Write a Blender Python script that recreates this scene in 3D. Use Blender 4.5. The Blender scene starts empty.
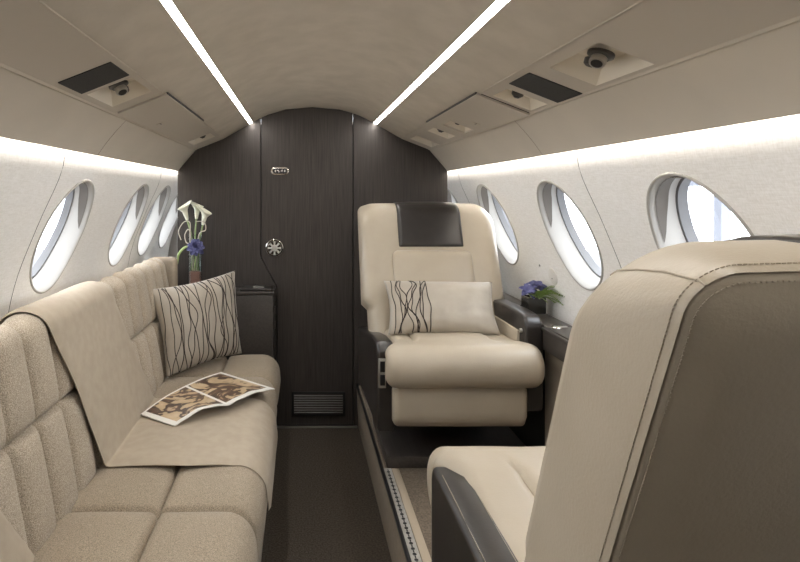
import bpy, bmesh, math, random
from mathutils import Vector, Matrix, noise
from math import sin, cos, pi, radians, sqrt, exp
random.seed(7)
scn = bpy.context.scene
COL = scn.collection
EZ, CX, FOC = 1.30, .065, 560.0
BY = 3.146                                   # bulkhead face
YA, YB = -1.7, 3.75                          # cabin ends
PLAT = .23                                   # raised platform height

# ------------------------------------------------------------------ materials
def new_mat(name):
    m = bpy.data.materials.new(name); m.use_nodes = True
    nt = m.node_tree; nt.nodes.clear()
    out = nt.nodes.new('ShaderNodeOutputMaterial')
    return m, nt, out

def mat(name, col, rough=.5, metal=0., spec=.5, col2=None, nscale=40., nstretch=(1, 1, 1), ndetail=3.,
        bump=0., bscale=None, bstretch=None, sheen=0., coat=0., lo=.35, hi=.65, bdist=.002):
    m, nt, out = new_mat(name)
    N = nt.nodes.new; Lk = nt.links.new
    b = N('ShaderNodeBsdfPrincipled'); Lk(b.outputs[0], out.inputs[0])
    b.inputs['Roughness'].default_value = rough
    b.inputs['Metallic'].default_value = metal
    b.inputs['Specular IOR Level'].default_value = spec
    b.inputs['Sheen Weight'].default_value = sheen
    b.inputs['Coat Weight'].default_value = coat
    b.inputs['Base Color'].default_value = (*col, 1)
    tc = N('ShaderNodeTexCoord')
    def noise_node(scale, stretch):
        mp = N('ShaderNodeMapping'); mp.inputs['Scale'].default_value = stretch
        Lk(tc.outputs['Object'], mp.inputs[0])
        n = N('ShaderNodeTexNoise'); n.inputs['Scale'].default_value = scale
        n.inputs['Detail'].default_value = ndetail
        Lk(mp.outputs[0], n.inputs['Vector'])
        return n
    if col2 is not None:
        n = noise_node(nscale, nstretch)
        r = N('ShaderNodeValToRGB')
        r.color_ramp.elements[0].position = lo; r.color_ramp.elements[0].color = (*col, 1)
        r.color_ramp.elements[1].position = hi; r.color_ramp.elements[1].color = (*col2, 1)
        Lk(n.outputs[0], r.inputs[0]); Lk(r.outputs[0], b.inputs['Base Color'])
    if bump:
        n2 = noise_node(bscale or nscale, bstretch or nstretch)
        bp = N('ShaderNodeBump'); bp.inputs['Strength'].default_value = bump
        bp.inputs['Distance'].default_value = bdist
        Lk(n2.outputs[0], bp.inputs['Height']); Lk(bp.outputs[0], b.inputs['Normal'])
    return m

def weave_mat(name, c1, c2, scale):
    """woven wall cloth: two crossed fine thread directions"""
    m, nt, out = new_mat(name); N = nt.nodes.new; Lk = nt.links.new
    b = N('ShaderNodeBsdfPrincipled'); Lk(b.outputs[0], out.inputs[0])
    b.inputs['Roughness'].default_value = .8; b.inputs['Specular IOR Level'].default_value = .2
    tc = N('ShaderNodeTexCoord')
    ns = []
    for st in ((1, .12, 1), (1, 1, .12)):
        mp = N('ShaderNodeMapping'); mp.inputs['Scale'].default_value = st
        Lk(tc.outputs['Object'], mp.inputs[0])
        n = N('ShaderNodeTexNoise'); n.inputs['Scale'].default_value = scale; n.inputs['Detail'].default_value = 2
        Lk(mp.outputs[0], n.inputs['Vector']); ns.append(n)
    ad = N('ShaderNodeMath'); ad.operation = 'ADD'
    Lk(ns[0].outputs[0], ad.inputs[0]); Lk(ns[1].outputs[0], ad.inputs[1])
    r = N('ShaderNodeValToRGB')
    r.color_ramp.elements[0].position = .35; r.color_ramp.elements[0].color = (*c1, 1)
    r.color_ramp.elements[1].position = .65; r.color_ramp.elements[1].color = (*c2, 1)
    hf = N('ShaderNodeMath'); hf.operation = 'MULTIPLY'; hf.inputs[1].default_value = .5
    Lk(ad.outputs[0], hf.inputs[0]); Lk(hf.outputs[0], r.inputs[0]); Lk(r.outputs[0], b.inputs['Base Color'])
    bp = N('ShaderNodeBump'); bp.inputs['Strength'].default_value = .25; bp.inputs['Distance'].default_value = .001
    Lk(hf.outputs[0], bp.inputs['Height']); Lk(bp.outputs[0], b.inputs['Normal'])
    return m

def emit_mat(name, col, strength):
    m, nt, out = new_mat(name)
    e = nt.nodes.new('ShaderNodeEmission'); e.inputs[0].default_value = (*col, 1); e.inputs[1].default_value = strength
    nt.links.new(e.outputs[0], out.inputs[0]); return m

def glass_mat(name, tint=(1, 1, 1), refl=.08):
    m, nt, out = new_mat(name); N = nt.nodes.new
    t = N('ShaderNodeBsdfTransparent'); t.inputs[0].default_value = (*tint, 1)
    g = N('ShaderNodeBsdfGlossy'); g.inputs['Roughness'].default_value = .03
    f = N('ShaderNodeLayerWeight'); f.inputs[0].default_value = .25
    mu = N('ShaderNodeMath'); mu.operation = 'MULTIPLY'; mu.inputs[1].default_value = refl * 4
    nt.links.new(f.outputs['Fresnel'], mu.inputs[0])
    mx = N('ShaderNodeMixShader'); nt.links.new(mu.outputs[0], mx.inputs[0])
    nt.links.new(t.outputs[0], mx.inputs[1]); nt.links.new(g.outputs[0], mx.inputs[2])
    nt.links.new(mx.outputs[0], out.inputs[0]); return m

M = {}
M['leather'] = mat('cream leather', (.395, .338, .258), .38, spec=.5, col2=(.42, .363, .282), nscale=9, bump=.18, bscale=260, ndetail=4)
M['leather2'] = mat('cream leather lined', (.405, .35, .27), .5, spec=.4, bump=.15, bscale=220)
M['stitch'] = mat('stitching thread', (.40, .345, .27), .7)
M['dark_leather'] = mat('dark brown leather', (.019, .016, .0145), .30, spec=.5, bump=.06, bscale=240, col2=(.025, .021, .019), nscale=20)
M['black'] = mat('black plastic', (.011, .010, .010), .5)
M['tweed'] = mat('beige tweed', (.275, .228, .172), .95, spec=.15, col2=(.55, .475, .375), nscale=430, ndetail=2, bump=.6, bscale=380, sheen=.15, lo=.38, hi=.64, bdist=.004)
M['seat_fab'] = mat('brown beige chenille', (.215, .172, .122), .92, spec=.15, col2=(.42, .35, .265), nscale=430, ndetail=3, bump=.5, bscale=380, sheen=.15, lo=.36, hi=.64, bdist=.003)
M['throw'] = mat('smooth beige cloth', (.375, .315, .24), .75, spec=.25, col2=(.41, .348, .27), nscale=30, bump=.12, bscale=400, sheen=.1)
M['ceil'] = mat('taupe ceiling suede', (.50, .45, .38), .85, spec=.2, col2=(.56, .505, .43), nscale=11, ndetail=6, bump=.1, bscale=90)
M['valance'] = mat('taupe valance', (.52, .47, .40), .7, spec=.25, col2=(.55, .495, .42), nscale=6, ndetail=5)
M['psu'] = mat('taupe service panel', (.50, .45, .385), .55, spec=.3)
M['tray'] = mat('light beige tray', (.66, .60, .50), .5)
M['wall'] = weave_mat('cream wall cloth', (.865, .85, .82), (.985, .975, .96), 290)
M['cream'] = mat('cream moulding', (.47, .455, .43), .4)
M['shade'] = mat('dark taupe painted shade', (.13, .115, .10), .7)  # colour of the shading painted on the upper window reveals
M['gasket'] = mat('grey window seal', (.17, .17, .175), .5)
M['wood'] = mat('dark wenge veneer', (.030, .025, .022), .5, spec=.35, col2=(.060, .050, .044), nscale=3.2, nstretch=(60, 60, 1.6), ndetail=5, bump=.08, bscale=4, bstretch=(60, 60, 1.6), lo=.3, hi=.7)
M['ledge'] = mat('dark ledge veneer', (.040, .034, .030), .35, spec=.5, col2=(.058, .049, .043), nscale=4, nstretch=(30, 1.5, 30), ndetail=4, coat=.2)
M['carpet'] = mat('dark brown carpet', (.050, .041, .033), .97, spec=.08, col2=(.105, .088, .070), nscale=150, ndetail=5, bump=.8, bscale=260, bdist=.004)
M['carpet2'] = mat('tan brown carpet', (.13, .105, .08), .97, spec=.08, col2=(.21, .17, .13), nscale=170, ndetail=5, bump=.7, bscale=260, bdist=.004)
M['kerb'] = mat('beige kerb panel', (.25, .205, .155), .8, col2=(.29, .24, .18), nscale=60)
M['strip'] = mat('sand edging', (.42, .35, .26), .7)
M['chrome'] = mat('polished metal', (.75, .72, .68), .16, metal=1.)
M['steel'] = mat('brushed steel', (.60, .585, .56), .38, metal=1.)
M['dull'] = mat('dark metal', (.10, .095, .09), .4, metal=.8)
M['track'] = mat('pale worn metal', (.42, .40, .36), .45, metal=.3, col2=(.52, .50, .46), nscale=60)
M['louvre'] = mat('grey louvre metal', (.20, .19, .18), .4, metal=.8)
M['mesh'] = mat('black speaker cloth', (.018, .017, .016), .8, col2=(.04, .038, .036), nscale=500)
M['led'] = emit_mat('lit strip', (1, .965, .915), 24.)
M['cove'] = emit_mat('lit cove', (1, .965, .92), 36.)
M['glass'] = glass_mat('window glazing', (.93, .95, .97), .06)
M['vase'] = glass_mat('vase glass', (.90, .93, .92), .14)
M['pink'] = mat('pink gel', (.52, .27, .23), .35)
M['lily'] = mat('lily white', (.80, .80, .66), .5)
M['green'] = mat('stem green', (.22, .30, .12), .5, col2=(.34, .42, .20), nscale=20)
M['fern'] = mat('fern green', (.22, .32, .09), .6, col2=(.42, .52, .22), nscale=30)
M['blue'] = mat('violet blue petal', (.055, .06, .17), .6, col2=(.11, .11, .25), nscale=40)
M['twig'] = mat('pale twig', (.55, .50, .42), .6)
M['potglass'] = mat('dark pot glass', (.03, .028, .024), .12, spec=.6, coat=.5)
M['moss'] = mat('pot moss', (.06, .08, .03), .9, col2=(.16, .15, .07), nscale=80)
M['pillow'] = mat('silvery beige satin', (.34, .30, .245), .5, spec=.4, col2=(.385, .34, .28), nscale=14, bump=.2, bscale=90, sheen=.25)
M['yarn'] = mat('dark brown yarn', (.035, .026, .022), .8)
M['paper'] = mat('white paper', (.78, .76, .72), .4, spec=.4)
M['print'] = None
M['concrete'] = mat('apron concrete', (.10, .10, .102), .8, col2=(.125, .125, .128), nscale=.6)
M['hangar'] = mat('hangar cladding', (.14, .142, .148), .8, col2=(.175, .177, .185), nscale=.8, nstretch=(3, 3, .1))
M['post'] = mat('pale painted steel', (.17, .18, .21), .5)

def print_mat():
    m, nt, out = new_mat('sepia print'); N = nt.nodes.new; Lk = nt.links.new
    b = N('ShaderNodeBsdfPrincipled'); Lk(b.outputs[0], out.inputs[0]); b.inputs['Roughness'].default_value = .35
    tc = N('ShaderNodeTexCoord')
    n = N('ShaderNodeTexNoise'); n.inputs['Scale'].default_value = 8; n.inputs['Detail'].default_value = 4; n.inputs['Distortion'].default_value = 1.6
    Lk(tc.outputs['Object'], n.inputs['Vector'])
    r = N('ShaderNodeValToRGB'); cr = r.color_ramp
    cr.elements[0].position = .30; cr.elements[0].color = (.60, .47, .31, 1)
    cr.elements[1].position = .66; cr.elements[1].color = (.55, .42, .27, 1)
    for p, c in ((.45, (.50, .37, .22, 1)), (.475, (.05, .03, .02, 1)), (.56, (.12, .065, .04, 1)), (.585, (.46, .33, .20, 1))):
        e = cr.elements.new(p); e.color = c
    Lk(n.outputs[0], r.inputs[0]); Lk(r.outputs[0], b.inputs['Base Color'])
    return m
M['print'] = print_mat()

# ------------------------------------------------------------------ mesh kit
class G:
    def __init__(s): s.v, s.f, s.m = [], [], []
    def add(s, verts, faces, mi=0):
        o = len(s.v); s.v += [Vector(p) for p in verts]
        s.f += [tuple(i + o for i in f) for f in faces]; s.m += [mi] * len(faces); return s
    def merge(s, g, mi=None):
        o = len(s.v); s.v += g.v; s.f += [tuple(i + o for i in f) for f in g.f]
        s.m += g.m if mi is None else [mi] * len(g.f); return s
    def xf(s, mtx): s.v = [mtx @ p for p in s.v]; return s

def box(c, size, bev=.0, seg=2):
    bm = bmesh.new(); bmesh.ops.create_cube(bm, size=1)
    for v in bm.verts: v.co = Vector((v.co.x * size[0], v.co.y * size[1], v.co.z * size[2]))
    if bev: bmesh.ops.bevel(bm, geom=list(bm.edges), offset=min(bev, min(size) * .49), segments=seg, profile=.5, affect='EDGES')
    bm.verts.index_update()
    g = G(); g.add([v.co + Vector(c) for v in bm.verts], [tuple(v.index for v in f.verts) for f in bm.faces]); bm.free(); return g

def bx(x0, x1, y0, y1, z0, z1, bev=0, seg=2):
    return box(((x0 + x1) / 2, (y0 + y1) / 2, (z0 + z1) / 2), (x1 - x0, y1 - y0, z1 - z0), bev, seg)

def loft(rings, cap=True, closed=True, loop=False):
    n = len(rings[0]); g = G(); v = [p for r in rings for p in r]; f = []
    K = len(rings)
    for i in range(K if loop else K - 1):
        for j in range(n if closed else n - 1):
            a, b = i * n + j, i * n + (j + 1) % n
            i2 = (i + 1) % K
            f.append((a, b, i2 * n + (j + 1) % n, i2 * n + j))
    if cap and not loop:
        f.append(tuple(range(n))[::-1]); f.append(tuple(range((K - 1) * n, K * n)))
    return g.add(v, f)

def tube(pts, r, n=8, cap=True, loop=False):
    pts = [Vector(p) for p in pts]; K = len(pts); rings = []
    rr = r if isinstance(r, (list, tuple)) else [r] * K
    up = None
    for i, p in enumerate(pts):
        a = pts[(i - 1) % K] if loop or i > 0 else p
        b = pts[(i + 1) % K] if loop or i < K - 1 else p
        t = (b - a).normalized()
        if up is None:
            up = t.cross(Vector((.3, .5, .8))).normalized()
        up = (up - t * up.dot(t)); up = up.normalized() if up.length > 1e-6 else t.orthogonal().normalized()
        sd = t.cross(up)
        rings.append([p + (up * cos(2 * pi * k / n) + sd * sin(2 * pi * k / n)) * rr[i] for k in range(n)])
    return loft(rings, cap=cap, loop=loop)

def lathe(prof, n=32, o=(0, 0, 0), closed=False):
    rings = [[Vector((o[0] + r * cos(2 * pi * k / n), o[1] + r * sin(2 * pi * k / n), o[2] + z)) for k in range(n)] for r, z in prof]
    return loft(rings, cap=not closed, loop=closed)

def grid(fn, us, vs, mi=0):
    g = G(); nv = len(vs)
    g.add([fn(u, v) for u in us for v in vs],
          [(i * nv + j, (i + 1) * nv + j, (i + 1) * nv + j + 1, i * nv + j + 1) for i in range(len(us) - 1) for j in range(nv - 1)], mi)
    return g

def lin(a, b, n): return [a + (b - a) * i / (n - 1) for i in range(n)]
def lerp(a, b, t): return a + (b - a) * t
def interp(xs, ys, x):
    if x <= xs[0]: return ys[0]
    for i in range(len(xs) - 1):
        if x <= xs[i + 1]:
            return lerp(ys[i], ys[i + 1], (x - xs[i]) / (xs[i + 1] - xs[i]))
    return ys[-1]
def smooth(a, b, x):
    t = max(0, min(1, (x - a) / (b - a))); return t * t * (3 - 2 * t)

def extrude_poly(pts, y0, y1):
    """polygon in (x,z) made solid between y0 and y1"""
    bm = bmesh.new()
    vs = [bm.verts.new((x, y0, z)) for x, z in pts]
    f = bm.faces.new(vs); r = bmesh.ops.extrude_face_region(bm, geom=[f])
    for e in r['geom']:
        if isinstance(e, bmesh.types.BMVert): e.co.y = y1
    bmesh.ops.triangulate(bm, faces=[f for f in bm.faces if len(f.verts) > 4])
    bmesh.ops.recalc_face_normals(bm, faces=bm.faces); bm.verts.index_update()
    g = G().add([v.co.copy() for v in bm.verts], [tuple(v.index for v in f.verts) for f in bm.faces]); bm.free(); return g

def catmull(pts, n):
    P = [Vector(p) for p in pts]; P = [P[0] * 2 - P[1]] + P + [P[-1] * 2 - P[-2]]; out = []
    for i in range(1, len(P) - 2):
        for k in range(n):
            t = k / n; a, b, c, d = P[i - 1], P[i], P[i + 1], P[i + 2]
            out.append(.5 * ((2 * b) + (c - a) * t + (2 * a - 5 * b + 4 * c - d) * t * t + (3 * b - a - 3 * c + d) * t ** 3))
    out.append(P[-2]); return out

ORG = {}
def obj(name, g, mats, parent=None, label=None, local=False, sharp=38, recalc=True):
    """link g as one mesh; verts are world coordinates unless local (then the parent's own)"""
    me = bpy.data.meshes.new(name)
    if parent is not None: org = Vector((0, 0, 0)) if local else ORG[parent.name]
    else:
        lo = [min(p[i] for p in g.v) for i in range(3)]; hi = [max(p[i] for p in g.v) for i in range(3)]
        org = Vector(((lo[0] + hi[0]) / 2, (lo[1] + hi[1]) / 2, lo[2]))
    me.from_pydata([p - org for p in g.v], [], g.f)
    for m in (mats if isinstance(mats, (list, tuple)) else [mats]): me.materials.append(M[m] if isinstance(m, str) else m)
    if any(g.m): me.polygons.foreach_set('material_index', g.m)
    if recalc:
        bm = bmesh.new(); bm.from_mesh(me); bmesh.ops.recalc_face_normals(bm, faces=bm.faces); bm.to_mesh(me); bm.free()
    me.polygons.foreach_set('use_smooth', [True] * len(me.polygons))
    me.set_sharp_from_angle(angle=radians(sharp)); me.update()
    o = bpy.data.objects.new(name, me); COL.objects.link(o)
    if parent is not None: o.parent = parent; ORG[o.name] = ORG[parent.name]
    else: o.location = org; ORG[o.name] = org
    if label: o['label'] = label
    return o

def tag(o, label, cat, group=None):
    o['label'] = label; o['category'] = cat
    if group: o['group'] = group
    return o
def thing(name, label, cat, loc, group=None, rz=0):
    o = bpy.data.objects.new(name, None); COL.objects.link(o); o.empty_display_size = .05
    o.location = loc; o.rotation_euler = (0, 0, rz); ORG[o.name] = Vector(loc)
    return tag(o, label, cat, group)
def struct(name, g, mats, label=None, sharp=38):
    o = obj(name, g, mats, sharp=sharp); o['kind'] = 'structure'
    if label: o['label'] = label
    return o

# ------------------------------------------------------------------ camera, world
cam = bpy.data.cameras.new('camera'); co = bpy.data.objects.new('camera', cam); COL.objects.link(co)
co.location = (0, 0, EZ); co.rotation_euler = (radians(90), 0, 0)
cam.sensor_width = 36; cam.lens = FOC / 800 * 36; cam.shift_x = 99 / 800; cam.shift_y = -86 / 800
cam.clip_start = .02; cam.clip_end = 200
scn.camera = co
w = bpy.data.worlds.new('overcast sky'); scn.world = w; w.use_nodes = True
bg = w.node_tree.nodes['Background']; bg.inputs[0].default_value = (.93, .96, 1, 1); bg.inputs[1].default_value = 5.2
vs_ = scn.view_settings; vs_.view_transform = 'Standard'; vs_.look = 'None'; vs_.gamma = 1; vs_.exposure = 1.0
scn.cycles.caustics_reflective = False; scn.cycles.caustics_refractive = False; scn.cycles.use_denoising = True; scn.cycles.max_bounces = 10; scn.cycles.diffuse_bounces = 6; scn.cycles.transparent_max_bounces = 12
scn.cycles.sample_clamp_indirect = 6

# ------------------------------------------------------------------ shell profiles (x is half-width from the cabin centre)
WP = catmull([(.89, .12, 0), (.925, .30, 0), (.945, .5, 0), (.962, .8, 0), (.934, 1.01, 0), (.863, 1.2, 0), (.795, 1.35, 0), (.777, 1.425, 0), (.774, 1.505, 0)], 8)
WP = [(p.x, p.y) for p in WP]
WL = [0.]
for a, b in zip(WP, WP[1:]): WL.append(WL[-1] + math.hypot(b[0] - a[0], b[1] - a[1]))
def wall_pt(side, y, s, off=0.):
    """point on the side wall at arc length s; off is measured outwards"""
    x = interp(WL, [p[0] for p in WP], s); z = interp(WL, [p[1] for p in WP], s)
    x2, z2 = interp(WL, [p[0] for p in WP], s + .01), interp(WL, [p[1] for p in WP], s + .01)
    x1, z1 = interp(WL, [p[0] for p in WP], s - .01), interp(WL, [p[1] for p in WP], s - .01)
    t = Vector((x2 - x1, z2 - z1)).normalized(); n = Vector((t.y, -t.x))
    if n.x < 0: n = -n
    return Vector((CX + side * (x + n.x * off), y, z + n.y * off))
def s_of_z(z): return interp([p[1] for p in WP], WL, z)
SWIN = s_of_z(1.163)

def window_holes(side):
    return ([.53, 1.22, 1.91, 2.63, 3.08, 3.52] if side < 0 else [.62, 1.305, 1.97, 2.68, 3.37])

WA, WB = .172, .205          # half width (along y) and half height of a window opening
def build_wall(side):
    g = G(); ws = window_holes(side); rx, rs = .205, .232
    s_rows = [0] + [WL[-1] * i / 36 for i in range(1, 36)] + [WL[-1]]
    s_rows = sorted(set(s for s in s_rows if abs(s - (SWIN - rs)) > .008 and abs(s - (SWIN + rs)) > .008) | {SWIN - rs, SWIN + rs})
    segs = []; y = YA
    for c in ws:
        a, b = max(y, c - rx), c + rx
        segs.append((y, a, None)) if a > y + 1e-6 else None
        segs.append((a, b, c)); y = b
    if y < YB: segs.append((y, YB, None))
    for a, b, c in segs:
        ys = lin(a, b, 3)
        if c is None:
            g.merge(grid(lambda yy, s: wall_pt(side, yy, s), ys, s_rows)); continue
        g.merge(grid(lambda yy, s: wall_pt(side, yy, s), ys, [s for s in s_rows if s <= SWIN - rs + 1e-9]))
        g.merge(grid(lambda yy, s: wall_pt(side, yy, s), ys, [s for s in s_rows if s >= SWIN + rs - 1e-9]))
        angs = sorted(set([2 * pi * k / 64 for k in range(64)] + [math.atan2(sy * rs, (b - c) if sx > 0 else (a - c)) % (2 * pi) for sx in (-1, 1) for sy in (-1, 1)] +
                          [math.atan2(sr - SWIN, e_ - c) % (2 * pi) for sr in s_rows if SWIN - rs < sr < SWIN + rs for e_ in (a, b)]))
        angs = [t_ for i_, t_ in enumerate(angs) if i_ == 0 or t_ - angs[i_ - 1] > 1e-7]
        rings = []
        for q in (0, .35, .7, 1):
            ring = []
            for th in angs:
                cx_, sx_ = cos(th), sin(th)
                tx = ((b - c) if cx_ > 0 else (c - a)) / abs(cx_) if abs(cx_) > 1e-9 else 1e9
                ts = rs / abs(sx_) if abs(sx_) > 1e-9 else 1e9
                R = min(tx, ts); re = 1 / sqrt((cx_ / WA) ** 2 + (sx_ / WB) ** 2); rr = lerp(re, R, q)
                s_ = SWIN + sx_ * rr; p = wall_pt(side, c + cx_ * rr, s_)
                if q == 1 and tx <= ts:            # sit exactly on the neighbouring panel's straight edges
                    lo_ = max(r for r in s_rows if r <= s_ + 1e-9); hi_ = min(r for r in s_rows if r >= s_ - 1e-9)
                    if hi_ - lo_ > 1e-6: p = wall_pt(side, c + cx_ * rr, lo_).lerp(wall_pt(side, c + cx_ * rr, hi_), (s_ - lo_) / (hi_ - lo_))
                ring.append(p)
            rings.append(ring)
        g.merge(loft(rings, cap=False))
    return g

def wall_seam(side, y, parent):
    ss = [s for s in lin(s_of_z(.5), s_of_z(1.47), 26)]
    obj('panel_seam', tube([wall_pt(side, y, s, .0005) for s in ss], .0014, 6), 'dull', parent)

walls = {}
for side, nm in ((-1, 'wall_left'), (1, 'wall_right')):
    wl = struct(nm, build_wall(side), 'wall'); walls[side] = wl
    for y in ([-.6, .45, 1.69, 2.86] if side < 0 else [-.4, .3, 1.71, 3.0]): wall_seam(side, y, wl)

def win_ring(side, c, k, off, da=0, n=64):
    return [wall_pt(side, c + cos(2 * pi * i / n) * (WA * k + da), SWIN + sin(2 * pi * i / n) * (WB * k + da), off) for i in range(n)]
nwin = 0
for side in (-1, 1):
    for c in window_holes(side):
        nwin += 1
        root = bpy.data.objects.new('window_%d' % nwin, None); COL.objects.link(root); root['kind'] = 'structure'
        root.location = wall_pt(side, c, SWIN); ORG[root.name] = root.location.copy()
        rings = [win_ring(side, c, 1, .001, .004), win_ring(side, c, 1, -.0035, .002), win_ring(side, c, 1, -.004, -.002), win_ring(side, c, 1, .001, -.006),
                 win_ring(side, c, 1, .008, -.007), win_ring(side, c, .95, .012), win_ring(side, c, .93, .045), win_ring(side, c, .90, .062)]
        obj('window_frame', loft(rings, cap=False), 'cream', root, sharp=60)
        obj('seal', loft([win_ring(side, c, .90, .062), win_ring(side, c, .87, .064), win_ring(side, c, .855, .08), win_ring(side, c, .845, .088)], cap=False), 'gasket', root, 'grey window seal', sharp=50)
        pr = win_ring(side, c, .85, .084)
        ctr = wall_pt(side, c, SWIN, .084)
        pg = G().add(pr + [ctr], [(i, (i + 1) % 64, 64) for i in range(64)])
        obj('pane', pg, 'glass', root)
        p1 = [wall_pt(side, c + dx, SWIN + sqrt(max(0, 1 - (dx / (WA * .96)) ** 2)) * WB * .955, o_) for o_ in (.016, .034) for dx in (-.035, .035)]
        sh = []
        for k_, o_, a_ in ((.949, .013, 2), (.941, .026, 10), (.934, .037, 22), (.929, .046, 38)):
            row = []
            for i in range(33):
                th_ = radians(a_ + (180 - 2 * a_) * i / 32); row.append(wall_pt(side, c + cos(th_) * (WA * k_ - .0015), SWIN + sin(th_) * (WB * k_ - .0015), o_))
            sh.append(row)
        obj('painted_shade', loft(sh, cap=False, closed=False), 'shade', root, 'dark taupe painted shade around the upper window reveal')  # added dark band: shading of the upper reveal put into colour
        hb = tube([(p1[0] + p1[2]) / 2 + (p1[1] - p1[0]) * .0, (p1[1] + p1[3]) / 2], .008, 8)
        obj('shade_handle', hb, 'chrome', root, 'chrome pull of the window shade')

# ------------------------------------------------------------------ ceiling
ARC = [(0, 1.794), (.05, 1.7927), (.10, 1.789), (.15, 1.781), (.20, 1.769), (.25, 1.752), (.30, 1.729), (.334, 1.7095)]
LED0, LED1 = (.334, 1.7095), (.362, 1.694)
E1, E2, LIP = (.494, 1.62), (.652, 1.558), (.758, 1.435)
full = [(-x, z) for x, z in ARC[:0:-1]] + ARC
struct('ceiling', grid(lambda y, i: Vector((CX + full[i][0], y, full[i][1])), lin(YA, BY + .04, 12), range(len(full))), 'ceil')
E1n = Vector((-.0655, .0)); 
for side, nm in ((-1, 'ceiling_left'), (1, 'ceiling_right')):
    pf = [LED1, (.40, 1.6745), (.45, 1.647), (.490, 1.6235), (.4950, 1.6212), (.4962, 1.6185), (.502, 1.6165)]
    struct(nm, grid(lambda y, i: Vector((CX + side * pf[i][0], y, pf[i][1])), lin(YA, BY + .04, 12), range(len(pf))), 'ceil')
    # valance below the service panel, with a rolled upper bead and a lower lip
    pv = [(.650, 1.568), (.648, 1.557), (.653, 1.552), (.660, 1.552), (.690, 1.520), (.725, 1.478), (.752, 1.440), (.756, 1.433), (.759, 1.435), (.759, 1.442), (.759, 1.505), (.775, 1.506)]
    t_ = struct('trim_%d' % (1 if side < 0 else 2), grid(lambda y, i: Vector((CX + side * pv[i][0], y, pv[i][1])), lin(YA, BY + .04, 12), range(len(pv))), 'valance')
    for ys in (-.3, .8, 1.9):
        obj('panel_seam', tube([Vector((CX + side * pv[i][0], ys, pv[i][1] - .0002)) for i in range(3, 8)], .0008, 6), 'kerb', t_)
    # light strip in the ceiling
    ls = thing('ceiling_light_strip', 'slim glowing light strip in the ceiling ' + ('on the sofa side' if side < 0 else 'on the armchair side'), 'light strip',
               (CX + side * .348, .7, 1.70), 'ceiling light strips')
    a, b = Vector((CX + side * LED0[0], 0, LED0[1])), Vector((CX + side * LED1[0], 0, LED1[1])); q0, q1 = (.12, .70) if side < 0 else (.30, .88)
    up = Vector((side * .02, 0, .03)) * .25
    def at(p, y): return Vector((p.x, y, p.z))
    obj('diffuser', loft([[at(a + (b - a) * q0, y), at(a + (b - a) * q1, y), at(a + (b - a) * q1 + up, y), at(a + (b - a) * q0 + up, y)] for y in (-.30, BY - .005)]), 'led', ls)
    ch = [a, a + (b - a) * q0, a + (b - a) * q0 + up * 2, a + (b - a) * q1 + up * 2, a + (b - a) * q1, b]
    obj('channel', grid(lambda y, i: at(ch[i], y), [YA, BY + .03], range(6)), 'ceil', ls)
    # cove strip behind the lip
    cv = obj('cove_light_strip', loft([[Vector((CX + side * x, y, z)) for x, z in ((.760, 1.462), (.767, 1.462), (.767, 1.474), (.760, 1.474))] for y in (.0, YB - .02)]), 'cove')
    tag(cv, 'glowing strip behind the valance over the windows ' + ('by the sofa' if side < 0 else 'by the armchairs'), 'light strip', 'cove light strips')

# ------------------------------------------------------------------ overhead service panels
ev = Vector((E2[0] - E1[0], E2[1] - E1[1]))
def sp(side, y, t, off=0.):
    """point on a service panel; off is measured upwards out of the cabin"""
    n = Vector((.365, .931))
    return Vector((CX + side * (E1[0] + ev.x * t + n.x * off), y, E1[1] + ev.y * t + n.y * off))
def holed(side, y0, y1, t0, t1, holes, off):
    ys = sorted({y0, y1} | {h[0] for h in holes if y0 < h[0] < y1} | {h[1] for h in holes if y0 < h[1] < y1})
    ts = sorted({t0, t1} | {h[2] for h in holes} | {h[3] for h in holes}); g = G()
    for a, b in zip(ys, ys[1:]):
        for c, d in zip(ts, ts[1:]):
            if any(h[0] - 1e-6 <= a and b <= h[1] + 1e-6 and h[2] - 1e-6 <= c and d <= h[3] + 1e-6 for h in holes): continue
            g.merge(grid(lambda y, t: sp(side, y, t, off), [a, b], [c, d]))
    return g
def slab(side, y0, y1, t0, t1, o0, o1, bev=0):
    return loft([[sp(side, y, t, o) for y, t in ((y0, t0), (y1, t0), (y1, t1), (y0, t1))] for o in (o0, o1)])
def tray(side, h, depth, o0=0.):
    y0, y1, t0, t1 = h; iy, it = (y1 - y0) * .22, (t1 - t0) * .2
    q = lambda a, b, c, d, o: [sp(side, y, t, o) for y, t in ((a, c), (b, c), (b, d), (a, d))]
    return loft([q(y0, y1, t0, t1, o0), q(y0 + iy, y1 - iy, t0 + it, t1 - it, depth)][::1], cap=False).merge(
        G().add(q(y0 + iy, y1 - iy, t0 + it, t1 - it, depth), [(0, 1, 2, 3)]))
def spot(side, y, t, r, par, size=1.):
    base = sp(side, y, t, .016); n = (sp(side, y, t, -.1) - sp(side, y, t, 0)).normalized()
    n2 = (n + Vector((-side * .35, -.55, .0)) * .6).normalized()
    r1 = tube([base, base + n * .006, base + n * .008, base + n * .012], [r * 1.25, r * 1.25, r * 1.05, r * .9], 20)
    lamp = obj('reading_light', r1, 'dull', par)
    obj('barrel', tube([base + n * .004, base + n2 * .012, base + n2 * .026, base + n2 * .030], [r * .6, r * .75, r * .78, r * .72], 20), 'steel', lamp, 'steel lamp barrel')
    obj('lens', tube([base + n2 * .029, base + n2 * .0308], [r * .56, r * .54], 16), 'black', lamp, 'dark lamp lens')
    side_v = n2.cross(Vector((0, 0, 1))).normalized()
    p0 = base + n * .006 + Vector((0, r * 1.5, 0))
    obj('air_nozzle', tube([p0, p0 + n * .010, p0 + n * .014, p0 + n * .014], [r * .75, r * .7, r * .5, r * .3], 18), 'dull', lamp)
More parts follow.
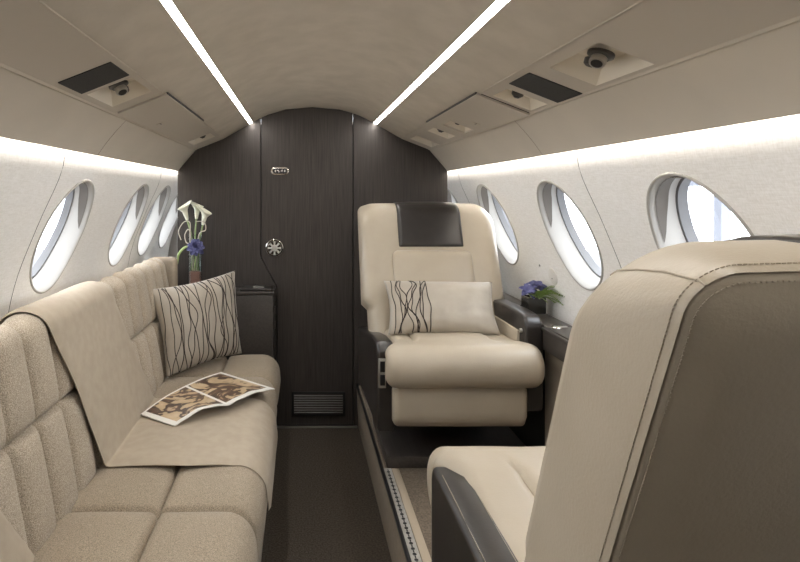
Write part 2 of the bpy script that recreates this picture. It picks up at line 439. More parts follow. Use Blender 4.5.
for side in (-1, 1):
    root = thing('service_panel', 'taupe overhead service panel above the ' + ('sofa' if side < 0 else 'armchairs') + ' with a black speaker grille and lamp recess', 'overhead panel',
                 sp(side, 2.0, .5), 'overhead service panels')
    if side < 0:
        spk, gasp, recs, dr = (1.305, 1.445, .10, .88), (1.475, 1.675, .12, .86), [(2.79, 2.95, .15, .86)], (1.75, 2.42, -.04, .92)
        spots = [(1.55, .45, .022)]; small = [(2.87, .45)]
    else:
        spk, gasp, recs, dr = (1.415, 1.55, .12, .97), (1.115, 1.335, .22, .92), [(1.60, 1.72, .2, .93), (2.23, 2.36, .26, .84), (2.51, 2.64, .24, .86), (2.86, 3.03, .2, .95)], (1.75, 2.46, -.04, 1.0)
        spots = [(1.20, .5, .022)]; small = [(1.66, .5), (2.29, .5), (2.57, .5)]
    hs = [gasp] + recs
    aft = [(-.25, -.03, .15, .9), (.25, .45, .15, .9)]
    obj('panel', holed(side, YA, BY - .004, .02, .98, hs + aft, -.003), 'psu', root)
    for h in hs + aft:
        obj('recess_tray', tray(side, h, .022 if h != gasp else .034, -.003), 'tray', root)
    obj('speaker_grille', slab(side, *spk, -.0055, .002), 'mesh', root, 'black speaker grille')
    dh = [h for h in recs if dr[0] < h[0] < dr[1]]
    dg = holed(side, dr[0], dr[1], dr[2], dr[3], dh, -.010).merge(holed(side, dr[0], dr[1], dr[2], dr[3], dh, -.004))
    for a, b, c, d in [dr] + dh:
        for (p, q) in (((a, c), (b, c)), ((b, c), (b, d)), ((b, d), (a, d)), ((a, d), (a, c))):
            dg.merge(G().add([sp(side, p[0], p[1], -.010), sp(side, q[0], q[1], -.010), sp(side, q[0], q[1], -.004), sp(side, p[0], p[1], -.004)], [(0, 1, 2, 3)]))
    od = obj('mask_door', dg, 'psu', root)
    obj('gap', slab(side, dr[0] + .01, dr[1] - .01, dr[2] - .025, dr[2] + .005, -.006, .0), 'black', od, 'dark shadow gap along the door')
    if side > 0: obj('gap', slab(side, dr[0] - .005, dr[0] - .002, .03, .97, -.0045, .0), 'black', od, 'dark shadow gap along the door')
    lt = sp(side, 2.11, .66, -.0105); nn = (sp(side, 2.1, .6, -.1) - sp(side, 2.1, .6, 0)).normalized()
    obj('latch', tube([lt, lt + nn * .0015], [.016, .015], 20), 'valance', od)
    obj('latch_slot', box(lt + nn * .0018, (.004, .020, .002)), 'dull', od)
    for y, t, r in spots: spot(side, y, t, r, root)
    for y, t in small:
        b0 = sp(side, y, t, .018); lm = obj('reading_light', tube([b0, b0 + nn * .010, b0 + nn * .016], [.018, .017, .010], 18), 'dull', root)
        obj('lens', tube([b0 + nn * .0155, b0 + nn * .018], [.009, .008], 12), 'black', lm, 'dark lamp lens')

# ------------------------------------------------------------------ floors
struct('floor', bx(CX - .95, .36, YA, BY + .3, -.04, 0), 'carpet')
struct('floor_platform', bx(.3305, CX + .96, YA, BY - .002, PLAT - .05, PLAT), 'carpet2')
struct('trim_3', extrude_poly([(.322, 0), (.340, 0), (.330, PLAT), (.312, PLAT)], YA, BY - .002), 'kerb')
# dark rail on the kerb and the perforated seat track
struct('trim_4', bx(.309, .3205, YA, BY - .002, PLAT - .004, PLAT + .012, .003), 'black')
struct('trim_5', bx(.354, .382, YA, 2.185, PLAT, PLAT + .004, .002), 'strip')
tr = G().merge(bx(.322, .352, YA, 2.185, PLAT + .0002, PLAT + .004))
track = obj('seat_track', tr, 'track'); tag(track, 'perforated metal seat track along the platform edge', 'seat track')
sl = G()
for i in range(57):
    y = .70 + i * .026
    sl.merge(tube([(.337, y, PLAT + .0035), (.337, y, PLAT + .0048)], .0062, 10))
    if i % 1 == 0: sl.merge(bx(.335, .339, y + .0085, y + .0175, PLAT + .0035, PLAT + .0048))
obj('slot', sl, 'black', track, 'dark round slots of the track')
struct('trim_6', bx(-.15, .315, BY - .022, BY - .004, 0, .007, .002), 'steel')

# ------------------------------------------------------------------ bulkhead with door
def ceil_z(x):
    r = abs(x - CX)
    return interp([p[0] for p in ARC] + [LED1[0], E1[0], E2[0], LIP[0]], [p[1] for p in ARC] + [LED1[1], E1[1], E2[1], LIP[1]], r) - .001
XL, XR, SX, DX = CX - .758, CX + .758, -.2247, .292
SJ = -.135; ZA, ZB = .952, .783
def top_edge(x0, x1):
    br = [CX + s * b for s in (-1, 1) for b in (.15, .25, .30, .334, .362, .43, .494, .652)] + [CX]
    xs = sorted({x0, x1} | {b for b in br if x0 < b < x1}); return [(x, ceil_z(x)) for x in xs]
gp = .003
lp = [(XL, 0), (SJ - gp, 0), (SJ - gp, ZB), (SX - gp, ZA)] + top_edge(XL, SX - gp)[::-1]
struct('wall_front', extrude_poly(lp, BY, BY + .03), 'wood')
rp = [(DX + gp, 0), (XR, 0)] + top_edge(DX + gp, XR)[::-1]
struct('wall_front.001', extrude_poly(rp, BY, BY + .03), 'wood')
dp = [(SJ + gp, .008), (DX - gp, .008)] + top_edge(SX + gp, DX - gp)[::-1] + [(SX + gp, ZA), (SJ + gp, ZB)]
door = struct('door_1', extrude_poly(dp, BY, BY + .03), 'wood')
struct('wall_front.002', bx(-.30, .36, BY + .031, BY + .045, 0, 1.70), 'black')
struct('wall_end', extrude_poly([(CX - .97, -.02), (CX + .97, -.02)] + [(CX + x, z) for x, z in WP] + [(CX + .5, 1.75), (CX, 1.85), (CX - .5, 1.75)] + [(CX - x, z) for x, z in WP[::-1]], YB, YB + .03), 'cream')
struct('wall_back', extrude_poly([(CX - .97, -.02), (CX + .97, -.02)] + [(CX + x, z) for x, z in WP] + [(CX + .5, 1.75), (CX, 1.85), (CX - .5, 1.75)] + [(CX - x, z) for x, z in WP[::-1]], YA - .03, YA), 'wood')
# outer skin keeps daylight out above the linings and below the floor
skin = [(CX + x, z) for x, z in [(.97, -.06), (.97, .12), (.80, .12)]]
for side in (-1, 1):
    struct('trim_%d' % (7 if side < 0 else 8), grid(lambda y, i: Vector((CX + side * [(.90, -.05), (.99, .10), (.86, .135)][i][0], y, [(.90, -.05), (.99, .10), (.86, .135)][i][1])), [YA, YB], range(3)), 'black')
sk = [(.765, 1.505), (.70, 1.62), (.50, 1.75), (.25, 1.83), (0, 1.86)]; sk = sk + [(-x, z) for x, z in sk[-2::-1]]
struct('ceiling_outer', grid(lambda y, i: Vector((CX + sk[i][0], y, sk[i][1])), [YA, YB], range(len(sk))), 'cream')

# lock, plaque, grille on the door
def disc_y(x, z, prof, n=40):
    """turned shape on the bulkhead: prof lists (radius, distance towards the cabin)"""
    return loft([[Vector((x + r * cos(2 * pi * k / n), BY - d, z + r * sin(2 * pi * k / n))) for k in range(n)] for r, d in prof])
LX, LZ = (274.5 - 301) / 178, EZ - (248 - 195) / 178
lock = obj('door_lock', disc_y(LX, LZ, [(.050, -.001), (.050, .006), (.046, .010), (.040, .010), (.037, .005), (.012, .005)]), 'chrome', door, 'round chrome door lock')
tt = G()
for k in range(8):
    a = k * pi / 4; c, s = cos(a), sin(a)
    tt.merge(tube([(LX + c * .014, BY - .009, LZ + s * .014), (LX + c * .036, BY - .008, LZ + s * .036)], [.004, .0065], 8))
obj('thumb_turn', disc_y(LX, LZ, [(.019, .004), (.019, .014), (.015, .018), (.006, .018)], 24).merge(tt), 'steel', lock, 'ribbed thumb turn')
PX, PZ = (280 - 301) / 178, EZ - (171 - 195) / 178
def stadium(x, z, hw, r, d, n=12):
    pts = []
    for sx, a0 in ((1, -pi / 2), (-1, pi / 2)):
        for k in range(n + 1):
            a = a0 + pi * k / n; pts.append(Vector((x + sx * (hw - r) + r * cos(a), BY - d, z + r * sin(a))))
    return pts
plq = obj('indicator_plaque', loft([stadium(PX, PZ, .050, .021, -.001), stadium(PX, PZ, .050, .021, .006), stadium(PX, PZ, .047, .018, .008), stadium(PX, PZ, .042, .0135, .008), stadium(PX, PZ, .041, .0125, .004)]), 'chrome', door, 'small silver indicator plaque')
obj('dark_slot', loft([stadium(PX, PZ, .0405, .0125, .003), stadium(PX, PZ, .0405, .0125, .0055)]), 'black', plq)
mk = G()
for dx, dz, wx, wz in ((-.026, .0, .005, .013), (-.012, .003, .012, .005), (-.006, -.004, .005, .008), (.010, .0, .012, .004), (.012, .004, .004, .007), (.027, .0, .006, .012)):
    mk.merge(box((PX + dx, BY - .006, PZ + dz), (wx, .002, wz), .001))
obj('slider_mark', mk, 'steel', plq, 'small pale marks in the slot')
gx0, gx1, gz0, gz1 = -.052, .247, .060, .197
gf = obj('vent_grille', bx(gx0, gx1, BY - .010, BY - .001, gz0, gz0 + .016, .003).merge(bx(gx0, gx1, BY - .010, BY - .001, gz1 - .014, gz1, .003))
         .merge(bx(gx0, gx0 + .014, BY - .010, BY - .001, gz0, gz1, .003)).merge(bx(gx1 - .014, gx1, BY - .010, BY - .001, gz0, gz1, .003)), 'black', door, 'dark louvred vent grille')
lv = G()
for k in range(8):
    z = gz0 + .022 + k * .0135
    lv.merge(box((0, 0, 0), (gx1 - gx0 - .026, .014, .0025)).xf(Matrix.Translation(((gx0 + gx1) / 2, BY - .010, z)) @ Matrix.Rotation(radians(-35), 4, 'X')))
obj('louvre', lv, 'louvre', gf, 'thin grey louvres')

# ------------------------------------------------------------------ sweep helper with pillowed ends
def sweep(section, ds, end_r, place, disp=None, axis_shrink=None):
    """section: closed list of (a,b); swept over ds; the ends round in by end_r towards the section centre"""
    ca = sum(p[0] for p in section) / len(section); cb = sum(p[1] for p in section) / len(section)
    n = len(section); nrm = []
    area = sum(section[i][0] * section[(i + 1) % n][1] - section[(i + 1) % n][0] * section[i][1] for i in range(n))
    for i in range(n):
        p, q = section[i - 1], section[(i + 1) % n]; t = Vector((q[0] - p[0], q[1] - p[1])).normalized()
        v = Vector((t.y, -t.x)); nrm.append(v if area > 0 else -v)
    rings = []; d0, d1 = ds[0], ds[-1]
    for d in ds:
        e = min(d - d0, d1 - d); ins = 0.
        if e < end_r: ins = end_r - sqrt(max(0, end_r ** 2 - (end_r - e) ** 2))
        ring = []
        for i, (a, b) in enumerate(section):
            dd = (disp(d, i) if disp else 0.) - ins
            ring.append(place(d, a + nrm[i].x * dd, b + nrm[i].y * dd))
        rings.append(ring)
    return loft(rings)
def dens(a, b, step, end_r):
    n = max(2, int((b - a) / step)); base = lin(a + end_r, b - end_r, n)
    e = [end_r * (1 - cos(pi / 2 * k / 6)) for k in range(6)]
    return [a + x for x in e] + base + [b - x for x in e[::-1]]
def resample(pts, step):
    out = []
    n = len(pts)
    for i in range(n):
        p, q = Vector(pts[i]), Vector(pts[(i + 1) % n]); k = max(1, int((q - p).length / step))
        out += [tuple(p + (q - p) * j / k) for j in range(k)]
    return out
def arc2(cx, cy, r, a0, a1, n): return [(cx + r * cos(radians(a0 + (a1 - a0) * k / n)), cy + r * sin(radians(a0 + (a1 - a0) * k / n))) for k in range(n + 1)]

# ------------------------------------------------------------------ sofa
SD0, SD1 = .45, 2.93
sofa = thing('sofa', 'long beige tufted tweed sofa along the window wall', 'sofa', (-.45, 1.7, 0))
obj('base', bx(-.80, -.140, SD0 + .01, SD1 - .01, 0.001, .30, .012), 'seat_fab', sofa)
SEAMX, SEATZ = -.38, .455
chan = [.46 + .14 * k for k in range(18)]      # seams of the vertical channels on the backrest
HU = .57
bsec = [(-.605, .40), (-.620, .44)] + [(lerp(-.620, -.712, k / 24), lerp(.44, .915, k / 24)) for k in range(1, 25)] + \
       [p for p in arc2(-.762, .915, .050, 0, 180, 14)] + [(-.815, .80), (-.815, .40)]
bsec = resample(bsec, .0095)
def b_u(i): return (bsec[i][1] - .44) / (.925 - .44)
def pil(f, pw=3): return 1 - abs(2 * f - 1) ** pw
def chan_f(d):
    for a, b in zip(chan, chan[1:]):
        if a <= d <= b: return (d - a) / (b - a), min(d - a, b - d)
    return .5, 1.
def back_disp(d, i):
    x, z = bsec[i]
    if x < -.775: return 0.
    u = b_u(i); f, e = chan_f(d); top = 1 - smooth(.93, 1.1, u)
    f2 = u / HU if u < HU else (u - HU) / (1.18 - HU); f2 = max(0, min(1, f2))
    h = .019 * pil(f, 3) * (.25 + .75 * pil(f2, 5)) - .005
    wid = .0075
    h -= .011 * exp(-(e / wid) ** 2) * (1 if u < 1.05 else .4)
    h -= .015 * exp(-((u - HU) * .485 / .008) ** 2)
    return h * (1 if u > -.02 else .3)
obj('backrest', sweep(bsec, sorted(set(dens(SD0, SD1, .0062, .045))), .045, lambda d, a, b: Vector((a, d, b)), back_disp), 'tweed', sofa, sharp=80)
ssec = [(-.66, .30), (-.66, .440)] + [(lerp(-.64, -.20, k / 22), SEATZ) for k in range(23)] + arc2(-.20, SEATZ - .075, .075, 88, 0, 10) + [(-.122, .34), (-.128, .295)] + [(-.3, .29)]
ssec = resample(ssec, .0075)
tseam = [.40, .95, 1.50, 2.05, 2.60, 3.15]
def seat_disp(d, i):
    x, z = ssec[i]
    if z < .30 or x < -.655: return 0.
    for a, b in zip(tseam, tseam[1:]):
        if a <= d <= b: f = (d - a) / (b - a); e = min(d - a, b - d)
    f2 = (x + .62) / (SEAMX + .62) if x < SEAMX else (x - SEAMX) / (-.125 - SEAMX + .10)
    f2 = max(0, min(1, f2))
    h = .018 * (1 - abs(2 * f - 1) ** 6) * (.35 + .65 * pil(f2, 3)) - .018 * exp(-(e / .007) ** 2)
    if z > .40: h -= .020 * exp(-((x - SEAMX) / .0075) ** 2)
    return h
obj('seat', sweep(ssec, sorted(set(dens(SD0, SD1, .0062, .03))), .03, lambda d, a, b: Vector((a, d, b)), seat_disp), 'seat_fab', sofa, sharp=80)
# side bolster beyond the far end and smooth leather panel at the near end
obj('end_bolster', bx(-.80, -.655, 2.945, 3.00, .30, .972, .027, 4), 'kerb', sofa, 'smooth grey beige end bolster')

def back_pt(u, d, off):
    """point on the sofa path: u from 0 behind the backrest, over it, down to the crease (1), over the seat and down its front (2)"""
    path = PATH; L = PL[-1]; s = u * L
    x = interp(PL, [p[0] for p in path], s); z = interp(PL, [p[1] for p in path], s)
    x1 = interp(PL, [p[0] for p in path], s - .012); z1 = interp(PL, [p[1] for p in path], s - .012)
    x2 = interp(PL, [p[0] for p in path], s + .012); z2 = interp(PL, [p[1] for p in path], s + .012)
    t = Vector((x2 - x1, z2 - z1)).normalized(); n = Vector((-t.y, t.x))
    return Vector((x + n.x * off, d, z + n.y * off))
PATH = [(-.815, .84)] + arc2(-.762, .915, .052, 180, 0, 14) + [(lerp(-.710, -.612, k / 20), lerp(.915, .482, k / 20)) for k in range(1, 21)] + [(-.606, .468), (-.594, .460)] + \
       [(lerp(-.58, -.20, k / 16), SEATZ + .002 + .010 * sin(pi * k / 16) ** .6) for k in range(17)] + arc2(-.20, SEATZ - .075, .079, 88, 0, 10) + [(-.1165, .345), (-.1165, .325)]
PL = [0.]
for a, b in zip(PATH, PATH[1:]): PL.append(PL[-1] + math.hypot(b[0] - a[0], b[1] - a[1]))
ujun = PL[next(i for i, p in enumerate(PATH) if p == (-.606, .468))] / PL[-1]
def drape(name, near, far, u0, u1, par=None):
    us = lin(u0, u1, 110)
    rings = []
    for u in us:
        a = interp([k[0] for k in near], [k[1] for k in near], u); b = interp([k[0] for k in far], [k[1] for k in far], u)
        dsv = lin(a, b, 26)
        wob = lambda d: .0025 * noise.noise(Vector((d * 6, u * 9, 3)))
        top = [back_pt(u, d, .023 + wob(d) - (.006 if d in (dsv[0], dsv[-1]) else 0)) for d in dsv]
        bot = [back_pt(u, d, .0155) for d in dsv]
        rings.append(top + bot[::-1])
    return loft(rings)
uj = ujun
near = [(0, 1.49), (.12, 1.52), (uj * .6, 1.63), (uj, 1.70), (uj + .2, 1.69), (1, 1.73)]
far = [(0, 2.02), (.12, 2.05), (uj * .6, 2.15), (uj, 2.27), (1, 2.27)]
th = obj('throw_blanket', drape('t', near, far, .0, 1., None), 'throw', sharp=60)
tag(th, 'smooth plain beige runner draped over the sofa back and seat', 'throw')
ep = drape('e', [(0, .75), (1, .75)], [(0, .98), (.15, 1.0), (uj, 1.265), (1, 1.265)], .03, uj - .015)
obj('end_panel', ep, 'throw', sofa, 'smooth grey beige panel at the near end', sharp=60)

# ------------------------------------------------------------------ pillows
def pillow_fn(tl, tr_, bl, br, bulge, sag=.03):
    tl, tr_, bl, br = map(Vector, (tl, tr_, bl, br))
    nrm = (tr_ - tl + br - bl).cross(tl - bl + tr_ - br).normalized()
    if nrm.y > 0: nrm = -nrm                       # towards the camera side
    def P(u, v, s):
        p = tl.lerp(tr_, u).lerp(bl.lerp(br, u), v); c = (tl + tr_ + bl + br) / 4
        U, V = 2 * u - 1, 2 * v - 1
        pin = sag * ((1 - U * U) * V * V * (abs(V)) + (1 - V * V) * U * U * abs(U))
        p = p.lerp(c, pin * 1.6)
        h = bulge * ((1 - U ** 4) * (1 - V ** 4)) ** .62 * (1 - .18 * (U * U + V * V))
        cr = .003 * noise.noise(Vector((u * 7, v * 7, s * 4 + bulge * 50))) * ((1 - U ** 6) * (1 - V ** 6))
        return p + nrm * (h + cr) * (s if s > 0 else -.35)
    return P, nrm
def pillow(name, label, P, lines, seed, body='pillow', nx=44, top=True):
    us, vs = lin(0, 1, nx), lin(0, 1, nx)
    g = grid(lambda u, v: P(u, v, 1), us, vs).merge(grid(lambda u, v: P(u, v, -1), us, vs))
    bm = bmesh.new(); bv = [bm.verts.new(p) for p in g.v]
    for f in g.f: bm.faces.new([bv[i] for i in f])
    bmesh.ops.remove_doubles(bm, verts=bm.verts, dist=.0008); bm.verts.index_update()
    g = G().add([v.co.copy() for v in bm.verts], [tuple(v.index for v in f.verts) for f in bm.faces]); bm.free()
    o = obj(name, g, body, sharp=180); tag(o, label, 'pillow')
    rng = random.Random(seed); L = G()
    for (u0, amp) in lines:
        ph, fr, ph2 = rng.uniform(0, 6.28), rng.uniform(.75, 1.35), rng.uniform(0, 6.28); dr = rng.uniform(-.03, .03)
        pts = []
        for k in range(41):
            v = .012 + .976 * k / 40
            u = u0 + amp * sin(ph + fr * 2 * pi * v) + amp * .35 * sin(ph2 + 2.3 * fr * 2 * pi * v) + dr * (v - .5)
            u = max(.012, min(.985, u)); a = P(u, v, 1)
            nn_ = (P(min(1, u + .01), v, 1) - P(u - .01, v, 1)).cross(P(u, min(1, v + .01), 1) - P(u, v - .01, 1))
            nn_ = nn_.normalized() if nn_.length > 0 else Vector((0, -1, 0))
            if nn_.dot(NRM) < 0: nn_ = -nn_
            pts.append(a + nn_ * .0009)
        L.merge(tube(pts, .0019, 6))
    obj('embroidery', L, 'yarn', o, 'dark brown wavy embroidered lines')
    # corded edge
    return o
P, NRM = pillow_fn((-.705, 2.60, .862), (-.345, 2.93, .905), (-.600, 2.50, .480), (-.300, 2.85, .495), .075, .05)
pillow('throw_pillow', 'square pillow with dark wavy lines all over, leaning on the sofa', P, [(.04 + .0585 * k + random.uniform(-.012, .012), random.uniform(.018, .04)) for k in range(16)] + [(.12 + .19 * k, .05) for k in range(5)], 4)
P, NRM = pillow_fn((.352, 2.385, .935), (.815, 2.385, .930), (.345, 2.225, .742), (.795, 2.225, .742), .062, .045)
pillow('lumbar_pillow', 'oblong pillow with dark wavy lines at one end, on the armchair', P, [(.05, .010), (.10, .018), (.14, .024), (.19, .026), (.235, .028), (.28, .026), (.325, .022), (.365, .010), (.12, .03), (.22, .036), (.31, .03)], 11)

# ------------------------------------------------------------------ magazine
A, B, C, Gs, E_, F_ = map(Vector, ((-.590, 2.06, .492), (-.440, 1.954, .492), (-.268, 2.075, .520), (-.478, 2.307, .512), (-.107, 2.314, .497), (-.362, 2.534, .497)))
mag = thing('magazine', 'open magazine with sepia photographs lying on the sofa runner', 'magazine', (-.35, 2.2, .49))
def page_patch(a, b, c, d, arch, curl, up):
    """a-b outer edge, d-c spine side"""
    def f(u, v):
        p = a.lerp(d, u).lerp(b.lerp(c, u), v)
        return p + Vector((0, 0, arch * sin(pi * u) ** 1.2 * (.35 + .65 * v) + .003 * sin(u * 17) * v * .4 + up))
    return f
def page(name, f, label):
    us, vs = lin(0, 1, 37), lin(0, 1, 25); g = G()
    top = grid(lambda u, v: f(u, v), us, vs)
    mi = []
    for i in range(36):
        for j in range(24):
            u, v = (i + .5) / 36, (j + .5) / 24
            mi.append(1 if (.07 < u < .97 and .05 < v < .93) else 0)
    top.m = mi; g.merge(top)
    g.merge(grid(lambda u, v: f(u, v) - Vector((0, 0, .0025)), us, vs))
    ed = [(u, 0) for u in us] + [(1, v) for v in vs[1:]] + [(u, 1) for u in us[-2::-1]] + [(0, v) for v in vs[-2:0:-1]]
    g.merge(loft([[f(u, v) for u, v in ed], [f(u, v) - Vector((0, 0, .0025)) for u, v in ed]], cap=False))
    return obj(name, g, ['paper', 'print'], mag, label, sharp=50)
fl = page_patch(A, B, C, Gs, .022, 0, .0025); fr = page_patch(F_, E_, C, Gs, .012, 0, .0025)
page('page', fl, 'near page with a curled corner'); page('page', fr, 'far page reaching the seat edge')
cvr = G()
for f in (fl, fr): cvr.merge(grid(lambda u, v: f(u, v) - Vector((0, 0, .0032)), lin(.0, 1, 20), lin(.01, .99, 12)))
obj('cover', cvr, 'paper', mag)

# ------------------------------------------------------------------ side cabinet, vase, flowers
cab = thing('side_cabinet', 'dark wood cabinet between the sofa end and the bulkhead', 'cabinet', (-.46, 3.06, 0))
CZ = .782
obj('body', bx(-.80, -.150, 3.008, BY - .003, .001, CZ - .022, .004), 'ledge', cab)
obj('top', bx(-.81, -.143, 3.005, BY - .003, CZ - .020, CZ, .006), 'ledge', cab)
obj('lid', bx(-.33, -.155, 3.008, BY - .02, CZ, CZ + .016, .007, 3), 'dark_leather', cab, 'dark padded lid')
obj('latch', bx(-.26, -.20, 3.03, 3.06, CZ + .016, CZ + .022, .002), 'steel', cab, 'steel lid latch')
hg = obj('hinge', tube([(-.1415, 3.02, .58), (-.1415, 3.02, .62)], .006, 10), 'dull', cab); obj('hinge', tube([(-.1415, 3.02, .66), (-.1415, 3.02, .70)], .006, 10), 'dull', cab)

VXp, VY_, VZ = -.582, 3.075, CZ + .0005
vase = thing('glass_vase', 'tall clear cylinder vase with pink gel on the side cabinet', 'vase', (VXp, VY_, VZ))
obj('glass', lathe([(.0, 0), (.033, 0), (.035, .004), (.036, .30), (.0365, .302), (.034, .302), (.0335, .010), (0, .010)], 40, (VXp, VY_, VZ)), 'vase', vase)
obj('gel', lathe([(0, .0105), (.033, .0105), (.033, .098), (.0, .100)], 32, (VXp, VY_, VZ)), 'pink', vase, 'pink gel filling')
def vp(px, py, d): return Vector(((px - 301) * d / FOC, d, EZ - (py - 195) * d / FOC))
def calla(base, mid, top, lean, label):
    t = thing('calla_lily', label, 'flower', base, 'calla lilies in the vase')
    pts = catmull([base, mid, top], 10); stem_ = obj('stem', tube(pts, [.0045] * len(pts), 8), 'green', t)
    d = (pts[-1] - pts[-4]).normalized()
    sd = d.cross(Vector((0, 1, 0))).normalized(); fw = sd.cross(d)
    rings = []
    H = .086
    for k in range(15):
        q = k / 14; ring = []
        for j in range(28):
            a = 2 * pi * j / 28
            fl_ = .007 + .012 * q ** .8 + .017 * max(0, q - .6) ** 1.3 * 3.2
            lip = 1 + .55 * q ** 3 * max(0, cos(a - lean)) ** 2
            hz = H * q * (1 - .10 * q * (1 - cos(a - lean)) + .14 * q ** 2 * max(0, cos(a - lean)) ** 3)
            ring.append(top - d * .005 + d * hz + (sd * cos(a) + fw * sin(a)) * fl_ * lip)
        rings.append(ring)
    inner = [[p.lerp(sum(r, Vector()) / len(r), .09) for p in r] for r in rings[::-1]]
    obj('spathe', loft(rings + inner[:-1], cap=False), 'lily', t, 'white funnel shaped bloom', sharp=80)
    c0 = top + d * .02
    obj('spadix', tube([c0, c0 + d * .03, c0 + d * .045], [.004, .0035, .0015], 8), M['strip'], t, 'yellowish spadix')
b0 = Vector((VXp, VY_, VZ + .104))
calla(b0 + Vector((-.018, 0, 0)), vp(192, 240, 3.07), vp(187, 219, 3.06), pi * .8, 'white calla lily bent outward towards the window')
calla(b0 + Vector((.0, .012, 0)), vp(195, 240, 3.08), vp(196.5, 218, 3.09), .6, 'white calla lily in the middle, the tallest of the bunch')
calla(b0 + Vector((.016, -.008, 0)), vp(199, 244, 3.07), vp(203, 224, 3.06), .2, 'shorter white calla lily on the door side of the bunch')
tws = [[(193, 262), (190, 240), (190, 223), (184, 222), (178.5, 231), (181, 240)], [(197, 262), (198.5, 236), (205.5, 230), (204, 222), (196, 221.5)], [(195, 262), (190, 232), (185, 234), (186, 242), (190, 244)]]
for k, tw in enumerate(tws):
    pts = catmull([vp(x, y, 3.045 - .01 * k) if i else b0 + Vector(((-.01, .01, 0)[k], -.014, .0)) for i, (x, y) in enumerate(tw)], 8)
    o = obj('curled_twig', tube(pts, .0028, 6), 'twig')
    tag(o, ['pale curled twig looping out of the vase towards the window', 'pale twig bowed along the door side of the vase', 'small pale twig curling just beside the blue bloom'][k], 'twig', 'curled twigs in the vase')
def petals(center, n, r, tilt, wid, rng, layers=3):
    g = G()
    for ly in range(layers):
        for k in range(n):
            a = 2 * pi * (k + ly * .37) / n + rng.uniform(-.1, .1); el = tilt - .45 + ly * .5 + rng.uniform(-.1, .1)
            dr = Vector((cos(a) * cos(el), sin(a) * cos(el), sin(el))); sd = Vector((-sin(a), cos(a), 0)); up_ = dr.cross(sd)
            R = r * (1 - .18 * ly) * rng.uniform(.85, 1.1)
            f = lambda u, v: center + dr * (R * u) + sd * ((v - .5) * wid * sin(pi * (u * .82 + .12)) ** .8) + up_ * (.18 * R * sin(pi * u) + .3 * wid * (v - .5) ** 2 * 2)
            g.merge(grid(f, lin(0, 1, 7), lin(0, 1, 5)))
    return g
rng = random.Random(3)
blc = vp(196, 247, 3.008)
bl = thing('blue_bloom', 'violet blue bloom tucked against the front of the vase', 'flower', blc)
pf_ = petals(Vector((0, 0, 0)), 9, .050, .25, .030, rng, 4); pf_.xf(Matrix.Translation(blc) @ Matrix.Rotation(radians(75), 4, 'X'))
obj('petals', pf_, 'blue', bl, sharp=80)
obj('stem', tube(catmull([blc + Vector((0, .004, 0)), blc + Vector((.0, -.001, -.05)), b0 + Vector((.0, -.044, .005))], 8), .003, 6), 'green', bl)
lf = thing('grass_leaf', 'thin arching green leaf beside the vase', 'leaf', vp(182, 250, 3.03))
lfp = catmull([vp(193, 250, 3.035), vp(186, 247, 3.02), vp(179, 254, 3.02), vp(177.5, 264, 3.02)], 8)
obj('blade', tube(lfp, [.003 + .004 * sin(pi * i / (len(lfp) - 1)) for i in range(len(lfp))], 6), 'fern', lf)

# ------------------------------------------------------------------ side ledge on the armchair side
LEZ = .818
led = thing('side_ledge', 'dark wood topped ledge along the window wall beside the armchairs', 'ledge', (.95, 1.9, PLAT))
def wall_x(z): return CX + interp([p[1] for p in WP], [p[0] for p in WP], z)
obj('body', bx(.925, .962, .95, 2.13, PLAT + .001, .745, .006), 'leather2', led, 'beige padded side')
obj('shadow_panel', bx(.935, .960, 2.135, BY - .005, PLAT + .001, .73), 'black', led)  # black panel added in place of the shadow beneath the seat
obj('fascia', bx(.884, .925, .95, 2.05, .735, LEZ - .012, .004).merge(bx(.905, .945, 2.05, BY - .004, .73, LEZ - .012, .004)), 'ledge', led)
obj('top', bx(.878, 1.000, .95, 2.05, LEZ - .012, LEZ, .004), 'ledge', led)
obj('top', bx(.900, 1.000, 2.052, BY - .004, LEZ - .012, LEZ, .004), 'ledge', led)
obj('lid', bx(.886, .996, 1.18, 2.00, LEZ, LEZ + .005, .002), 'ledge', led, 'flush table lid')
obj('lid', bx(.905, .995, 2.42, 2.90, LEZ, LEZ + .006, .002), 'ledge', led, 'flush table lid')
for y, x in ((2.022, .925), (2.385, .935)):
    q = obj('latch', lathe([(0, 0), (.018, 0), (.018, .004), (.014, .007), (0, .007)], 24, (x, y, LEZ)), 'chrome', led, 'chrome flush latch')
    obj('finger_tab', box((x + .018, y - .004, LEZ + .007), (.034, .014, .004), .002), 'steel', q)
